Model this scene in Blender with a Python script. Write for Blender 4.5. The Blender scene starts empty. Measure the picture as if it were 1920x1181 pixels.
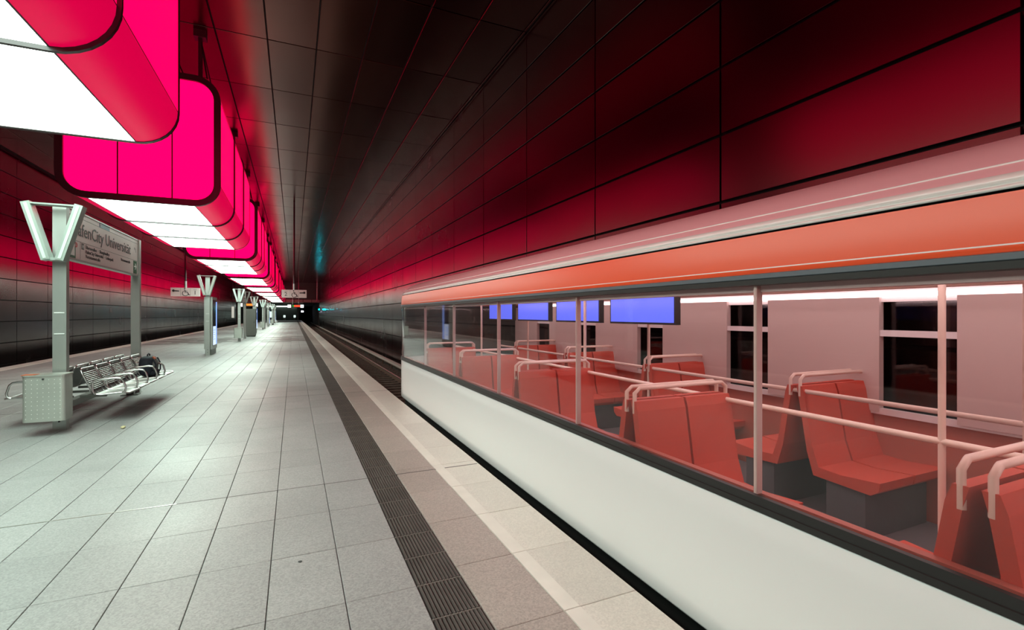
import bpy, math, random
from mathutils import Vector, Matrix

# ------------------------------------------------------------------ camera, world, exposure
scene = bpy.context.scene
C = scene.collection
R = math.radians
random.seed(7)

cam_d = bpy.data.cameras.new('camera')
cam = bpy.data.objects.new('camera', cam_d)
C.objects.link(cam)
cam.location = (0, 0, 1.6)
cam.rotation_euler = (R(90), 0, R(-24.3))
cam_d.sensor_width = 36.0
cam_d.lens = 906.0 / 1920.0 * 36.0
cam_d.shift_y = -1.5 / 1920.0
cam_d.clip_start = 0.05
cam_d.clip_end = 500
scene.camera = cam

world = bpy.data.worlds.new('world')
scene.world = world
world.use_nodes = True
world.node_tree.nodes['Background'].inputs[0].default_value = (0.01, 0.008, 0.01, 1)
world.node_tree.nodes['Background'].inputs[1].default_value = 0.3

vs = scene.view_settings
vs.view_transform = 'Standard'
vs.look = 'None'
vs.gamma = 1.0
vs.use_curve_mapping = False
vs.exposure = 0.0

WHITE_LAMP = 10.8      # strength of the white lamp undersides
PINK_LAMP = 2.2      # strength of the pink lamp glass

# ------------------------------------------------------------------ materials
M = {}


def mat(name, color, rough=0.5, metal=0.0, spec=0.5, emit=None, estr=0.0, noise=None, bump=None,
        objrand=0.0, rough_noise=0.0, coat=0.0, speck=None):
    m = bpy.data.materials.new(name)
    m.use_nodes = True
    nt = m.node_tree
    N, L = nt.nodes, nt.links
    p = N['Principled BSDF']
    p.inputs['Base Color'].default_value = (*color, 1)
    p.inputs['Roughness'].default_value = rough
    p.inputs['Metallic'].default_value = metal
    p.inputs['Specular IOR Level'].default_value = spec
    p.inputs['Coat Weight'].default_value = coat
    p.inputs['Coat Roughness'].default_value = 0.08
    if emit:
        p.inputs['Emission Color'].default_value = (*emit, 1)
        p.inputs['Emission Strength'].default_value = estr
    col_out = None
    if noise or bump or rough_noise or speck:
        geo = N.new('ShaderNodeNewGeometry')
    if noise:
        sc, amt = noise
        t = N.new('ShaderNodeTexNoise')
        t.inputs['Scale'].default_value = sc
        t.inputs['Detail'].default_value = 4
        L.new(geo.outputs['Position'], t.inputs['Vector'])
        mr = N.new('ShaderNodeMapRange')
        mr.inputs['From Min'].default_value = 0.3
        mr.inputs['From Max'].default_value = 0.7
        mr.inputs['To Min'].default_value = 1 - amt
        mr.inputs['To Max'].default_value = 1 + amt
        L.new(t.outputs['Fac'], mr.inputs['Value'])
        mx = N.new('ShaderNodeMix')
        mx.data_type = 'RGBA'
        mx.blend_type = 'MULTIPLY'
        mx.inputs['Factor'].default_value = 1
        mx.inputs[6].default_value = (*color, 1)
        L.new(mr.outputs['Result'], mx.inputs[7])
        col_out = mx.outputs[2]
    if speck:
        sc, amt = speck
        t = N.new('ShaderNodeTexVoronoi')
        t.inputs['Scale'].default_value = sc
        L.new(geo.outputs['Position'], t.inputs['Vector'])
        sep = N.new('ShaderNodeSeparateColor')
        L.new(t.outputs['Color'], sep.inputs[0])
        mr = N.new('ShaderNodeMapRange')
        mr.inputs['To Min'].default_value = 1 - amt
        mr.inputs['To Max'].default_value = 1 + amt
        L.new(sep.outputs[0], mr.inputs['Value'])
        mx = N.new('ShaderNodeMix')
        mx.data_type = 'RGBA'
        mx.blend_type = 'MULTIPLY'
        mx.inputs['Factor'].default_value = 1
        if col_out:
            L.new(col_out, mx.inputs[6])
        else:
            mx.inputs[6].default_value = (*color, 1)
        L.new(mr.outputs['Result'], mx.inputs[7])
        col_out = mx.outputs[2]
    if objrand:
        oi = N.new('ShaderNodeObjectInfo')
        mr = N.new('ShaderNodeMapRange')
        mr.inputs['To Min'].default_value = 1 - objrand
        mr.inputs['To Max'].default_value = 1 + objrand
        L.new(oi.outputs['Random'], mr.inputs['Value'])
        mx = N.new('ShaderNodeMix')
        mx.data_type = 'RGBA'
        mx.blend_type = 'MULTIPLY'
        mx.inputs['Factor'].default_value = 1
        if col_out:
            L.new(col_out, mx.inputs[6])
        else:
            mx.inputs[6].default_value = (*color, 1)
        L.new(mr.outputs['Result'], mx.inputs[7])
        col_out = mx.outputs[2]
    if col_out:
        L.new(col_out, p.inputs['Base Color'])
    if rough_noise:
        t = N.new('ShaderNodeTexNoise')
        t.inputs['Scale'].default_value = 0.5
        t.inputs['Detail'].default_value = 5
        L.new(geo.outputs['Position'], t.inputs['Vector'])
        mr = N.new('ShaderNodeMapRange')
        mr.inputs['From Min'].default_value = 0.3
        mr.inputs['From Max'].default_value = 0.7
        mr.inputs['To Min'].default_value = max(0.02, rough - rough_noise)
        mr.inputs['To Max'].default_value = rough + rough_noise
        L.new(t.outputs['Fac'], mr.inputs['Value'])
        L.new(mr.outputs['Result'], p.inputs['Roughness'])
    if bump:
        sc, st = bump
        t = N.new('ShaderNodeTexNoise')
        t.inputs['Scale'].default_value = sc
        t.inputs['Detail'].default_value = 3
        L.new(geo.outputs['Position'], t.inputs['Vector'])
        b = N.new('ShaderNodeBump')
        b.inputs['Strength'].default_value = st
        b.inputs['Distance'].default_value = 0.01
        L.new(t.outputs['Fac'], b.inputs['Height'])
        L.new(b.outputs['Normal'], p.inputs['Normal'])
    M[name] = m
    return m


def glass(name, tint, refl_rough=0.03, ior=1.5):
    m = bpy.data.materials.new(name)
    m.use_nodes = True
    nt = m.node_tree
    N, L = nt.nodes, nt.links
    N.remove(N['Principled BSDF'])
    tr = N.new('ShaderNodeBsdfTransparent')
    tr.inputs[0].default_value = (*tint, 1)
    gl = N.new('ShaderNodeBsdfGlossy')
    gl.inputs['Roughness'].default_value = refl_rough
    # Schlick reflectance, the same on both faces of the pane
    fr = N.new('ShaderNodeLayerWeight')
    pw = N.new('ShaderNodeMath')
    pw.operation = 'POWER'
    pw.inputs[1].default_value = 5.0
    L.new(fr.outputs['Facing'], pw.inputs[0])
    fr.inputs['Blend'].default_value = 0.5
    sc = N.new('ShaderNodeMapRange')
    sc.inputs['To Min'].default_value = 0.04
    sc.inputs['To Max'].default_value = 1.0
    L.new(pw.outputs[0], sc.inputs['Value'])
    mx = N.new('ShaderNodeMixShader')
    L.new(sc.outputs[0], mx.inputs[0])
    L.new(tr.outputs[0], mx.inputs[1])
    L.new(gl.outputs[0], mx.inputs[2])
    L.new(mx.outputs[0], N['Material Output'].inputs[0])
    M[name] = m


def emitter(name, color, strength, rough=0.2, spec=0.5):
    return mat(name, tuple(min(1, c) * 0.25 for c in color), rough, emit=color, estr=strength, spec=spec)


mat('panel', (0.078, 0.056, 0.053), 0.25, metal=1.0, objrand=0.2, rough_noise=0.03)
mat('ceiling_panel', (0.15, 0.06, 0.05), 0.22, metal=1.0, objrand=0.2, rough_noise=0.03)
mat('joint_black', (0.008, 0.006, 0.006), 0.7)
mat('tile', (0.365, 0.352, 0.352), 0.44, spec=0.35, noise=(1.3, 0.07), speck=(110, 0.16), objrand=0.06, rough_noise=0.08)
mat('brown_tile', (0.42, 0.365, 0.335), 0.42, spec=0.4, noise=(1.3, 0.06), speck=(110, 0.16), objrand=0.08, rough_noise=0.06)
mat('edge_slab', (0.74, 0.705, 0.65), 0.34, spec=0.4, noise=(1.1, 0.05), speck=(110, 0.08), objrand=0.05)
mat('rib', (0.105, 0.09, 0.084), 0.45, noise=(3.0, 0.2))
mat('rib_base', (0.02, 0.017, 0.016), 0.6)
mat('inlay', (0.12, 0.10, 0.09), 0.45)
mat('rib_seam', (0.25, 0.22, 0.2), 0.6)
mat('grout', (0.22, 0.21, 0.2), 0.8)
mat('joint_strip', (0.12, 0.11, 0.10), 0.5)
mat('steel_strip', (0.75, 0.74, 0.7), 0.3, metal=0.8)
mat('concrete', (0.09, 0.08, 0.075), 0.85, noise=(3, 0.2))
mat('ballast', (0.06, 0.042, 0.032), 0.95, noise=(9, 0.5), bump=(35, 1.0))
mat('stone', (0.085, 0.058, 0.042), 0.9, noise=(6, 0.4))
mat('sleeper', (0.09, 0.065, 0.05), 0.85, noise=(8, 0.3))
mat('rail', (0.6, 0.55, 0.5), 0.3, metal=1.0)
mat('rail_rust', (0.10, 0.055, 0.035), 0.8)
mat('rail_cover', (0.5, 0.46, 0.42), 0.5)
mat('lamp_frame', (0.035, 0.02, 0.024), 0.35)
emitter('lamp_white', (0.75, 1.0, 0.86), WHITE_LAMP, 0.3)
emitter('lamp_pink', (1.0, 0.0, 0.062), PINK_LAMP, 0.3, 0.12)
emitter('lamp_pink_end', (1.0, 0.0, 0.078), PINK_LAMP, 0.3, 0.12)
emitter('lamp_pink_corner', (1.0, 0.0, 0.085), PINK_LAMP * 0.30, 0.35, 0.12)
mat('steel_post', (0.45, 0.46, 0.44), 0.38, metal=0.75, noise=(2.0, 0.06))
mat('vee', (0.36, 0.40, 0.37), 0.35, metal=0.2)
mat('fin_pale', (0.6, 0.66, 0.61), 0.3)  # paler version of the fin colour
mat('chrome', (0.62, 0.61, 0.60), 0.28, metal=1.0)
mat('seat_pan', (0.50, 0.51, 0.49), 0.35, metal=0.7)
mat('seat_back', (0.16, 0.155, 0.15), 0.45, metal=0.5)
mat('bin_steel', (0.5, 0.51, 0.47), 0.4, metal=0.6, noise=(3, 0.06))
mat('stud', (0.9, 0.9, 0.85), 0.3)
mat('sign_face', (0.72, 0.60, 0.59), 0.4)  # pale face with the pink lamp light mixed into its colour
mat('sign_ink', (0.012, 0.01, 0.01), 0.5)
mat('sign_line', (0.06, 0.05, 0.05), 0.5)
mat('sign_blue', (0.01, 0.09, 0.22), 0.4)
mat('sign_red', (0.65, 0.02, 0.015), 0.4)
mat('sign_green', (0.01, 0.12, 0.06), 0.4)
mat('sign_white', (0.85, 0.85, 0.83), 0.4)
mat('grey_box', (0.17, 0.17, 0.155), 0.4, metal=0.3)
mat('dark_box', (0.03, 0.03, 0.03), 0.4)
mat('bag_navy', (0.012, 0.016, 0.028), 0.75, bump=(60, 0.4))
mat('bag_grey', (0.16, 0.16, 0.155), 0.8, bump=(80, 0.4))
mat('bag_orange', (0.5, 0.12, 0.05), 0.6)
mat('litter', (0.7, 0.6, 0.35), 0.7)
mat('gum', (0.05, 0.05, 0.05), 0.8)
mat('train_white', (0.86, 0.88, 0.89), 0.3, coat=0.4)
mat('train_red', (0.86, 0.085, 0.012), 0.35, spec=0.6)
mat('train_dark', (0.02, 0.02, 0.02), 0.4)
mat('train_grey', (0.16, 0.20, 0.23), 0.3, metal=0.3)
mat('train_black', (0.006, 0.006, 0.006), 0.6)
mat('train_roof', (0.85, 0.46, 0.50), 0.35)  # silver roof, pink light of the containers tinted into the base colour
mat('train_gutter', (0.85, 0.84, 0.82), 0.25, coat=0.5)
glass('train_glass', (0.90, 0.82, 0.82))
mat('car_floor', (0.20, 0.19, 0.20), 0.45)
mat('car_lining', (0.62, 0.50, 0.47), 0.45)
mat('car_lower', (0.45, 0.11, 0.08), 0.5)
mat('car_ceiling', (0.8, 0.76, 0.76), 0.4)
mat('car_seat', (0.58, 0.075, 0.045), 0.75)
mat('car_seat_base', (0.10, 0.10, 0.11), 0.6)
mat('car_rail', (0.85, 0.66, 0.56), 0.3)
emitter('car_light', (1.0, 0.88, 0.88), 5.5)
emitter('car_screen', (0.12, 0.18, 1.0), 1.6)
emitter('screen_blue', (0.25, 0.42, 1.0), 1.3)
emitter('screen_pale', (0.62, 0.75, 1.0), 1.1)
mat('screen_dark', (0.02, 0.02, 0.03), 0.1)
emitter('led_red', (1.0, 0.06, 0.02), 1.6)
emitter('led_orange', (1.0, 0.22, 0.03), 1.6)
emitter('led_green', (0.05, 0.6, 0.05), 0.6)
emitter('box_white', (1.0, 1.0, 0.96), 1.6)
emitter('hall_light', (0.9, 1.0, 0.94), 3.0)
emitter('signal_cyan', (0.0, 0.75, 0.9), 100.0)
emitter('tunnel_lamp', (0.75, 0.78, 1.0), 12.0)
emitter('poster_glow', (0.75, 1.0, 0.9), 1.2)
mat('end_wall', (0.045, 0.055, 0.05), 0.35)
mat('soffit', (0.3, 0.34, 0.32), 0.5)
mat('beam', (0.35, 0.26, 0.25), 0.5)


# ------------------------------------------------------------------ mesh building
class MB:
    def __init__(self):
        self.v, self.f, self.s = [], [], []

    def add(self, verts, faces, smooth=False):
        o = len(self.v)
        self.v += [tuple(p) for p in verts]
        self.f += [tuple(i + o for i in f) for f in faces]
        self.s += [smooth] * len(faces)
        return self

    def box(self, x0, x1, y0, y1, z0, z1):
        v = [(x0, y0, z0), (x1, y0, z0), (x1, y1, z0), (x0, y1, z0),
             (x0, y0, z1), (x1, y0, z1), (x1, y1, z1), (x0, y1, z1)]
        return self.add(v, [(0, 3, 2, 1), (4, 5, 6, 7), (0, 1, 5, 4), (1, 2, 6, 5), (2, 3, 7, 6), (3, 0, 4, 7)])

    def obox(self, o, ax, ay, az):
        """box spanned by three half-axis vectors around o"""
        o, ax, ay, az = Vector(o), Vector(ax), Vector(ay), Vector(az)
        v = [o - ax - ay - az, o + ax - ay - az, o + ax + ay - az, o - ax + ay - az,
             o - ax - ay + az, o + ax - ay + az, o + ax + ay + az, o - ax + ay + az]
        return self.add(v, [(0, 3, 2, 1), (4, 5, 6, 7), (0, 1, 5, 4), (1, 2, 6, 5), (2, 3, 7, 6), (3, 0, 4, 7)])

    def tube(self, pts, r, n=8, closed=False):
        pts = [Vector(p) for p in pts]
        k = len(pts)
        up = None
        rings = []
        for i, p in enumerate(pts):
            if closed:
                d = (pts[(i + 1) % k] - pts[i - 1])
            else:
                d = pts[min(i + 1, k - 1)] - pts[max(i - 1, 0)]
            d.normalize()
            if up is None:
                up = Vector((0, 0, 1)) if abs(d.z) < 0.9 else Vector((1, 0, 0))
            a = d.cross(up)
            if a.length < 1e-6:
                a = d.orthogonal()
            a.normalize()
            b = a.cross(d)
            b.normalize()
            up = b
            rings.append([p + a * r * math.cos(2 * math.pi * j / n) + b * r * math.sin(2 * math.pi * j / n) for j in range(n)])
        v = [q for ring in rings for q in ring]
        f = []
        for i in range(k if closed else k - 1):
            i2 = (i + 1) % k
            for j in range(n):
                j2 = (j + 1) % n
                f.append((i * n + j, i * n + j2, i2 * n + j2, i2 * n + j))
        self.add(v, f, True)
        if not closed:
            self.add(rings[0], [tuple(range(n))])
            self.add(rings[-1], [tuple(reversed(range(n)))])
        return self

    def prism(self, poly, axis, a, b):
        """extrude a 2D polygon along axis 'x','y','z' between a and b"""
        n = len(poly)

        def P(q, t):
            return {'x': (t, q[0], q[1]), 'y': (q[0], t, q[1]), 'z': (q[0], q[1], t)}[axis]
        v = [P(q, a) for q in poly] + [P(q, b) for q in poly]
        f = [tuple(reversed(range(n))), tuple(range(n, 2 * n))]
        f += [(i, (i + 1) % n, n + (i + 1) % n, n + i) for i in range(n)]
        return self.add(v, f)

    def strip(self, rows, smooth=True, closed=False):
        n = len(rows[0])
        v = [p for r_ in rows for p in r_]
        f = []
        for i in range(len(rows) - 1):
            for j in range(n if closed else n - 1):
                j2 = (j + 1) % n
                f.append((i * n + j, i * n + j2, (i + 1) * n + j2, (i + 1) * n + j))
        return self.add(v, f, smooth)

    def mesh(self, name, material=None):
        me = bpy.data.meshes.new(name)
        me.from_pydata(self.v, [], self.f)
        me.polygons.foreach_set('use_smooth', self.s)
        if material:
            me.materials.append(M[material])
        me.update()
        return me

    def build(self, name, material, parent=None, loc=None, fix=False):
        me = self.mesh(name, material)
        if fix:
            import bmesh
            bm = bmesh.new()
            bm.from_mesh(me)
            bmesh.ops.recalc_face_normals(bm, faces=bm.faces[:])
            bm.to_mesh(me)
            bm.free()
        return link(name, me, parent, loc)


def link(name, me, parent=None, loc=None, rot=None):
    o = bpy.data.objects.new(name, me)
    C.objects.link(o)
    if parent:
        o.parent = parent
    if loc:
        o.location = loc
    if rot:
        o.rotation_euler = rot
    return o


def tag(o, label, cat, group=None, kind=None):
    o['label'] = label
    o['category'] = cat
    if group:
        o['group'] = group
    if kind:
        o['kind'] = kind
    return o


def thing(name, label, cat, loc=(0, 0, 0), group=None, kind=None):
    o = bpy.data.objects.new(name, None)
    o.empty_display_size = 0.2
    C.objects.link(o)
    o.location = loc
    return tag(o, label, cat, group, kind)


def copy_tree(o, parent=None):
    c = o.copy()
    C.objects.link(c)
    c.parent = parent
    for ch in list(o.children):
        copy_tree(ch, c)
    return c


def text(body, size, material, parent, loc, rot, width=None, align='LEFT', name='lettering', extrude=0.002):
    cu = bpy.data.curves.new('t', 'FONT')
    cu.body = body
    cu.size = size
    cu.align_x = align
    cu.extrude = extrude
    cu.resolution_u = 2
    tmp = bpy.data.objects.new('t', cu)
    C.objects.link(tmp)
    bpy.context.view_layer.update()
    dg = bpy.context.evaluated_depsgraph_get()
    me = bpy.data.meshes.new_from_object(tmp.evaluated_get(dg))
    bpy.data.objects.remove(tmp)
    bpy.data.curves.remove(cu)
    sx = 1.0
    if width:
        xs = [v.co.x for v in me.vertices]
        sx = width / (max(xs) - min(xs))
        x0 = min(xs)
        for v in me.vertices:
            v.co.x = (v.co.x - (x0 if align == 'LEFT' else 0)) * sx
    me.materials.clear()
    me.materials.append(M[material])
    me.name = name
    return link(name, me, parent, loc, rot)


FACE_X = (R(90), 0, R(90))      # reads from +X
FACE_Y = (R(90), 0, 0)          # reads from -Y (towards the camera)


def chamfer_panel(w, h, t, c):
    """front face in local XY at z=0, chamfered edges going back to -t"""
    a, b = w / 2, h / 2
    v = [(-a + c, -b + c, 0), (a - c, -b + c, 0), (a - c, b - c, 0), (-a + c, b - c, 0),
         (-a, -b, -c), (a, -b, -c), (a, b, -c), (-a, b, -c),
         (-a, -b, -t), (a, -b, -t), (a, b, -t), (-a, b, -t)]
    f = [(0, 1, 2, 3)]
    for i in range(4):
        j = (i + 1) % 4
        f.append((i + 4, j + 4, j, i))
        f.append((i + 8, j + 8, j + 4, i + 4))
    return v, f


SIN, COS = math.sin(R(24.3)), math.cos(R(24.3))


def project(x, y, z):
    d = x * SIN + y * COS
    if d < 0.3:
        return None
    u = 960 + 906 * (x * COS - y * SIN) / d
    v = 589 - 906 * (z - 1.6) / d
    return u, v, d


# ------------------------------------------------------------------ dimensions of the hall
Y0, Y1 = -14.0, 107.0
XR, XL = 4.82, -10.3
H = 8.0
ROW = 0.836
PL, PR = -8.0, 1.81           # platform edges
ZT = -1.2                     # track bed
PEND = 141.0                  # far end of the platform
PITCH = 2.735                 # wall panel length

# ------------------------------------------------------------------ floor
floor = tag(MB().box(PL + 0.06, PR - 0.06, Y0, PEND, -0.25, -0.030).box(PL + 0.35, PR - 0.35, Y0, PEND, ZT, -0.25)
            .build('floor', 'grout'), 'island platform paved with grey stone tiles and pale edge slabs', 'floor', kind='structure')


def pave(name, material, x0, x1, length, gap, start, y_end, limit, rot_rand=0.0, thick=0.03, columns=None):
    """rows of slabs; the ones that show largest become parts, the rest one joined part"""
    cols = columns or [(x0, x1)]
    cells = []
    n0 = int(math.floor((Y0 - start) / length))
    n1 = int(math.floor((y_end - start) / length))
    for (a, b) in cols:
        for k in range(n0, n1):
            y = start + (k + 0.5) * length
            x = (a + b) / 2
            p = project(x, y, 0)
            inside = p and -40 < p[0] < 1960 and p[1] < 1260
            size = (1.0 / p[2] ** 3) if inside else 0.0
            cells.append((size, x, y, b - a))
    cells.sort(key=lambda c: -c[0])
    meshes = {}
    rest = MB()
    for i, (s, x, y, w) in enumerate(cells):
        key = round(w, 3)
        v, f = chamfer_panel(w - gap, length - gap, thick, 0.0025)
        if i < limit and s > 0:
            if key not in meshes:
                meshes[key] = MB().add(v, f).mesh(name, material)
            o = link(name, meshes[key], floor, (x, y, random.uniform(-0.0008, 0.0008)))
        else:
            rest.add([(p[0] + x, p[1] + y, p[2]) for p in v], f)
    o = rest.build(name, material, floor)
    o['kind'] = 'stuff'


JOINT = 4.874
T = 5.47 / 8
colx = [0.66 - 0.397 * k for k in range(0, 22)]
columns = [(colx[k + 1], colx[k]) for k in range(0, 20)]
columns.append((PL + 0.50, colx[20]))
pave('paving_tile', 'tile', 0, 0, T, 0.0045, JOINT, PEND, 290, columns=columns)
pave('brown_tile', 'brown_tile', 0.937, 1.33, T, 0.005, JOINT + 0.12, PEND, 60)
pave('edge_slab', 'edge_slab', 1.33, PR, T, 0.005, JOINT + 0.12, PEND, 60)
pave('edge_slab', 'edge_slab', PL, PL + 0.5, T, 0.005, JOINT, PEND, 60)

mat('pale_line', (0.82, 0.79, 0.73), 0.4, noise=(5, 0.05))
for (xa, xb) in ((1.333, 1.43), (PL + 0.40, PL + 0.497)):  # thin paler strip along the inner side of the edge slabs
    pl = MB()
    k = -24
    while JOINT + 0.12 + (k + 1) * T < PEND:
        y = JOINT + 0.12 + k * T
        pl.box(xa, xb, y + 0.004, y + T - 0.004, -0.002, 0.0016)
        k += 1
    pl.build('pale_strip', 'pale_line', floor)['kind'] = 'stuff'
# ribbed tactile plates
PLATE = T / 2
v = MB()
v.box(-0.137, 0.137, -PLATE / 2 + 0.003, PLATE / 2 - 0.003, -0.03, -0.010)
nr = 12
for i in range(nr):
    x = -0.132 + 0.264 * (i + 0.5) / nr
    a, b = 0.0068, 0.0042
    v.add([(x - a, -PLATE / 2 + 0.006, -0.010), (x + a, -PLATE / 2 + 0.006, -0.010), (x + b, -PLATE / 2 + 0.006, 0.0015), (x - b, -PLATE / 2 + 0.006, 0.0015),
           (x - a, PLATE / 2 - 0.006, -0.010), (x + a, PLATE / 2 - 0.006, -0.010), (x + b, PLATE / 2 - 0.006, 0.0015), (x - b, PLATE / 2 - 0.006, 0.0015)],
          [(0, 1, 2, 3), (7, 6, 5, 4), (3, 2, 6, 7), (0, 3, 7, 4), (2, 1, 5, 6)])
plate_me = v.mesh('ribbed_plate', 'rib')
plate_me.materials.append(M['rib_base'])
for fi in range(6):
    plate_me.polygons[fi].material_index = 1
rest = MB()
k0 = int((Y0 - JOINT) / PLATE)
for k in range(k0, int((PEND - JOINT) / PLATE)):
    y = JOINT + (k + 0.5) * PLATE
    if 1.0 < y < 22:
        link('ribbed_plate', plate_me, floor, (0.7985, y, 0))
    elif y < 60:
        rest.add([(p[0] + 0.7985, p[1] + y, p[2]) for p in v.v], v.f)
    else:
        rest.box(0.66, 0.936, y - PLATE / 2 + 0.003, y + PLATE / 2 - 0.003, -0.03, -0.004)
ro = rest.build('ribbed_plate', 'rib', floor)
ro['kind'] = 'stuff'
ro.data.materials.append(M['rib_base'])
for pol in ro.data.polygons:
    if pol.area > 0.02 and pol.center.z < -0.005:
        pol.material_index = 1
seam = MB()
for k in range(k0, int((60 - JOINT) / PLATE)):
    y = JOINT + k * PLATE
    seam.box(0.662, 0.935, y - 0.0028, y + 0.0028, -0.012, -0.001)
seam.build('plate_seam', 'rib_seam', floor)
# movement joints: dark rubber with a bright steel strip towards the middle of the platform
jo = MB()
st = MB()
for k in range(-3, 24):
    y = JOINT + 5.47 * k
    jo.box(PL + 0.02, PR - 0.02, y - 0.007, y + 0.007, -0.02, 0.0012)
    st.box(-2.6, -0.9, y - 0.0055, y + 0.0055, -0.018, 0.0022)
jo.build('movement_joint', 'joint_strip', floor)
st.build('steel_strip', 'steel_strip', floor)
# dark inlay bars across the platform under the hanging signs
for (xa, xb) in ((-7.2, -3.3), (-1.7, 0.65)):
    for r_ in range(6):
        y = JOINT + T * (38 + 2 * r_)
        q = xa + (0.95 if r_ % 2 else 0.0)
        while q < xb - 0.6:
            MB().box(q, min(q + 1.55, xb), y + 0.05, y + T - 0.05, -0.02, 0.003).build('inlay_bar', 'inlay', floor)
            q += 1.95

# ------------------------------------------------------------------ walls and ceiling
def shell_panels(parent, material, cells, limit, name='cladding_panel', tilt=0.0007):
    """cells: (origin, u-size, v-size, rotation matrix 3x3); front looks along local +z"""
    scored = []
    for (o, w, h, rot) in cells:
        p = project(*o)
        s = 0.0
        if p and -250 < p[0] < 2170 and -250 < p[1] < 1300:
            s = w * h / p[2] ** 2
        scored.append((s, o, w, h, rot))
    scored.sort(key=lambda c: -c[0])
    meshes = {}
    rest = MB()
    for i, (s, o, w, h, rot) in enumerate(scored):
        jig = rot @ Matrix.Rotation(random.gauss(0, tilt), 3, 'X') @ Matrix.Rotation(random.gauss(0, tilt), 3, 'Y')
        vv, ff = chamfer_panel(w - 0.03, h - 0.034, 0.03, 0.004)
        if i < limit and s > 0:
            key = (round(w, 3), round(h, 3))
            if key not in meshes:
                meshes[key] = MB().add(vv, ff).mesh(name, material)
            ob = link(name, meshes[key], parent, o)
            ob.rotation_euler = jig.to_euler()
        else:
            rest.add([Vector(o) + jig @ Vector(p) for p in vv], ff)
    rest.build(name, material, parent)['kind'] = 'stuff'


ycells = []
k = int(math.floor((Y0 - 4.4) / PITCH))
while 4.4 + k * PITCH < Y1 - 0.5:
    ycells.append(4.4 + (k + 0.5) * PITCH)
    k += 1
zrows = [H - ROW * (i + 0.5) for i in range(11)]

wall_right = tag(MB().box(XR + 0.06, XR + 0.3, Y0, Y1, ZT, H + 0.3).build('wall_right', 'joint_black'),
                 'dark steel clad track wall behind the train, glowing red', 'wall', kind='structure')
rot_r = Matrix(((0, 0, -1), (-1, 0, 0), (0, 1, 0)))       # local z -> -X
shell_panels(wall_right, 'panel', [((XR, y, z), PITCH, ROW, rot_r) for y in ycells for z in zrows], 300)

wall_left = tag(MB().box(XL - 0.3, XL - 0.06, Y0, Y1, ZT, H + 0.3).build('wall_left', 'joint_black'),
                'dark steel clad track wall on the far side of the platform', 'wall', kind='structure')
rot_l = Matrix(((0, 0, 1), (1, 0, 0), (0, 1, 0)))
shell_panels(wall_left, 'panel', [((XL, y, z), PITCH, ROW, rot_l) for y in ycells for z in zrows], 300)

ceiling = tag(MB().box(XL - 0.3, XR + 0.3, Y0, Y1, H + 0.05, H + 0.35).build('ceiling', 'joint_black'),
              'dark ceiling of long narrow steel panels above the platform', 'ceiling', kind='structure')
rot_c = Matrix(((1, 0, 0), (0, -1, 0), (0, 0, -1)))
ccells = []
for k in range(-9, 7):
    xa, xb = -1.62 + 1.06 * (k - 1), -1.62 + 1.06 * k
    xa, xb = max(xa, XL), min(xb, XR)
    if xb - xa > 0.3:
        ccells += [(((xa + xb) / 2, y, H), xb - xa, PITCH, rot_c) for y in ycells]
ccells += [((4.78, y, H), 0.08, PITCH, rot_c) for y in ycells]
shell_panels(ceiling, 'ceiling_panel', ccells, 300, 'ceiling_panel')

tag(MB().box(XL - 0.3, XR + 0.3, Y0 - 0.3, Y0, ZT, H + 0.3).build('wall_back', 'joint_black'),
    'dark wall closing the station hall behind the viewer', 'wall', kind='structure')

# ------------------------------------------------------------------ tracks
def make_track(name, label, xc, wall_side, x0, x1):
    t = thing(name, label, 'track', kind='structure')
    MB().box(x0, x1, Y0, 170, ZT - 0.2, ZT).build('track_bed', 'ballast', t)
    for s in (-1, 1):
        x = xc + s * 0.72
        MB().box(x - 0.034, x + 0.034, Y0, 170, -0.985, -0.95).build('rail_head', 'rail', t)
        MB().box(x - 0.012, x + 0.012, Y0, 170, -1.08, -0.985).box(x - 0.07, x + 0.07, Y0, 170, -1.10, -1.08).build('rail_foot', 'rail_rust', t)
    sl = MB().box(-1.2, 1.2, -0.12, 0.12, ZT - 0.05, -1.10).box(-0.86, -0.6, -0.1, 0.1, -1.10, -1.085).box(0.6, 0.86, -0.1, 0.1, -1.10, -1.085)
    me = sl.mesh('sleeper', 'sleeper')
    rest = MB()
    k = 0
    y = Y0 + 0.3
    while y < 169:
        if wall_side > 0 and 8 < y < 45:
            link('sleeper', me, t, (xc, y, 0))
        else:
            rest.add([(p[0] + xc, p[1] + y, p[2]) for p in sl.v], sl.f)
        y += 0.62
    rest.build('sleeper', 'sleeper', t)['kind'] = 'stuff'
    # contact rail under a pale cover board beside the wall
    x = xc + wall_side * 1.36
    MB().box(x - 0.09, x + 0.09, Y0, 165, -0.80, -0.765).box(x - wall_side * 0.09 - 0.006, x - wall_side * 0.09 + 0.006, Y0, 165, -0.87, -0.765).build('contact_rail_cover', 'rail_cover', t)
    MB().box(x - 0.035, x + 0.035, Y0, 165, -0.95, -0.87).build('contact_rail', 'rail_rust', t)
    sm = MB()
    y = Y0 + 1
    while y < 160:
        sm.box(x + wall_side * 0.10 - 0.03, x + wall_side * 0.10 + 0.03, y - 0.05, y + 0.05, ZT, -0.80)
        y += 2.735
    sm.build('rail_bracket', 'rail_rust', t)
    return t


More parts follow.
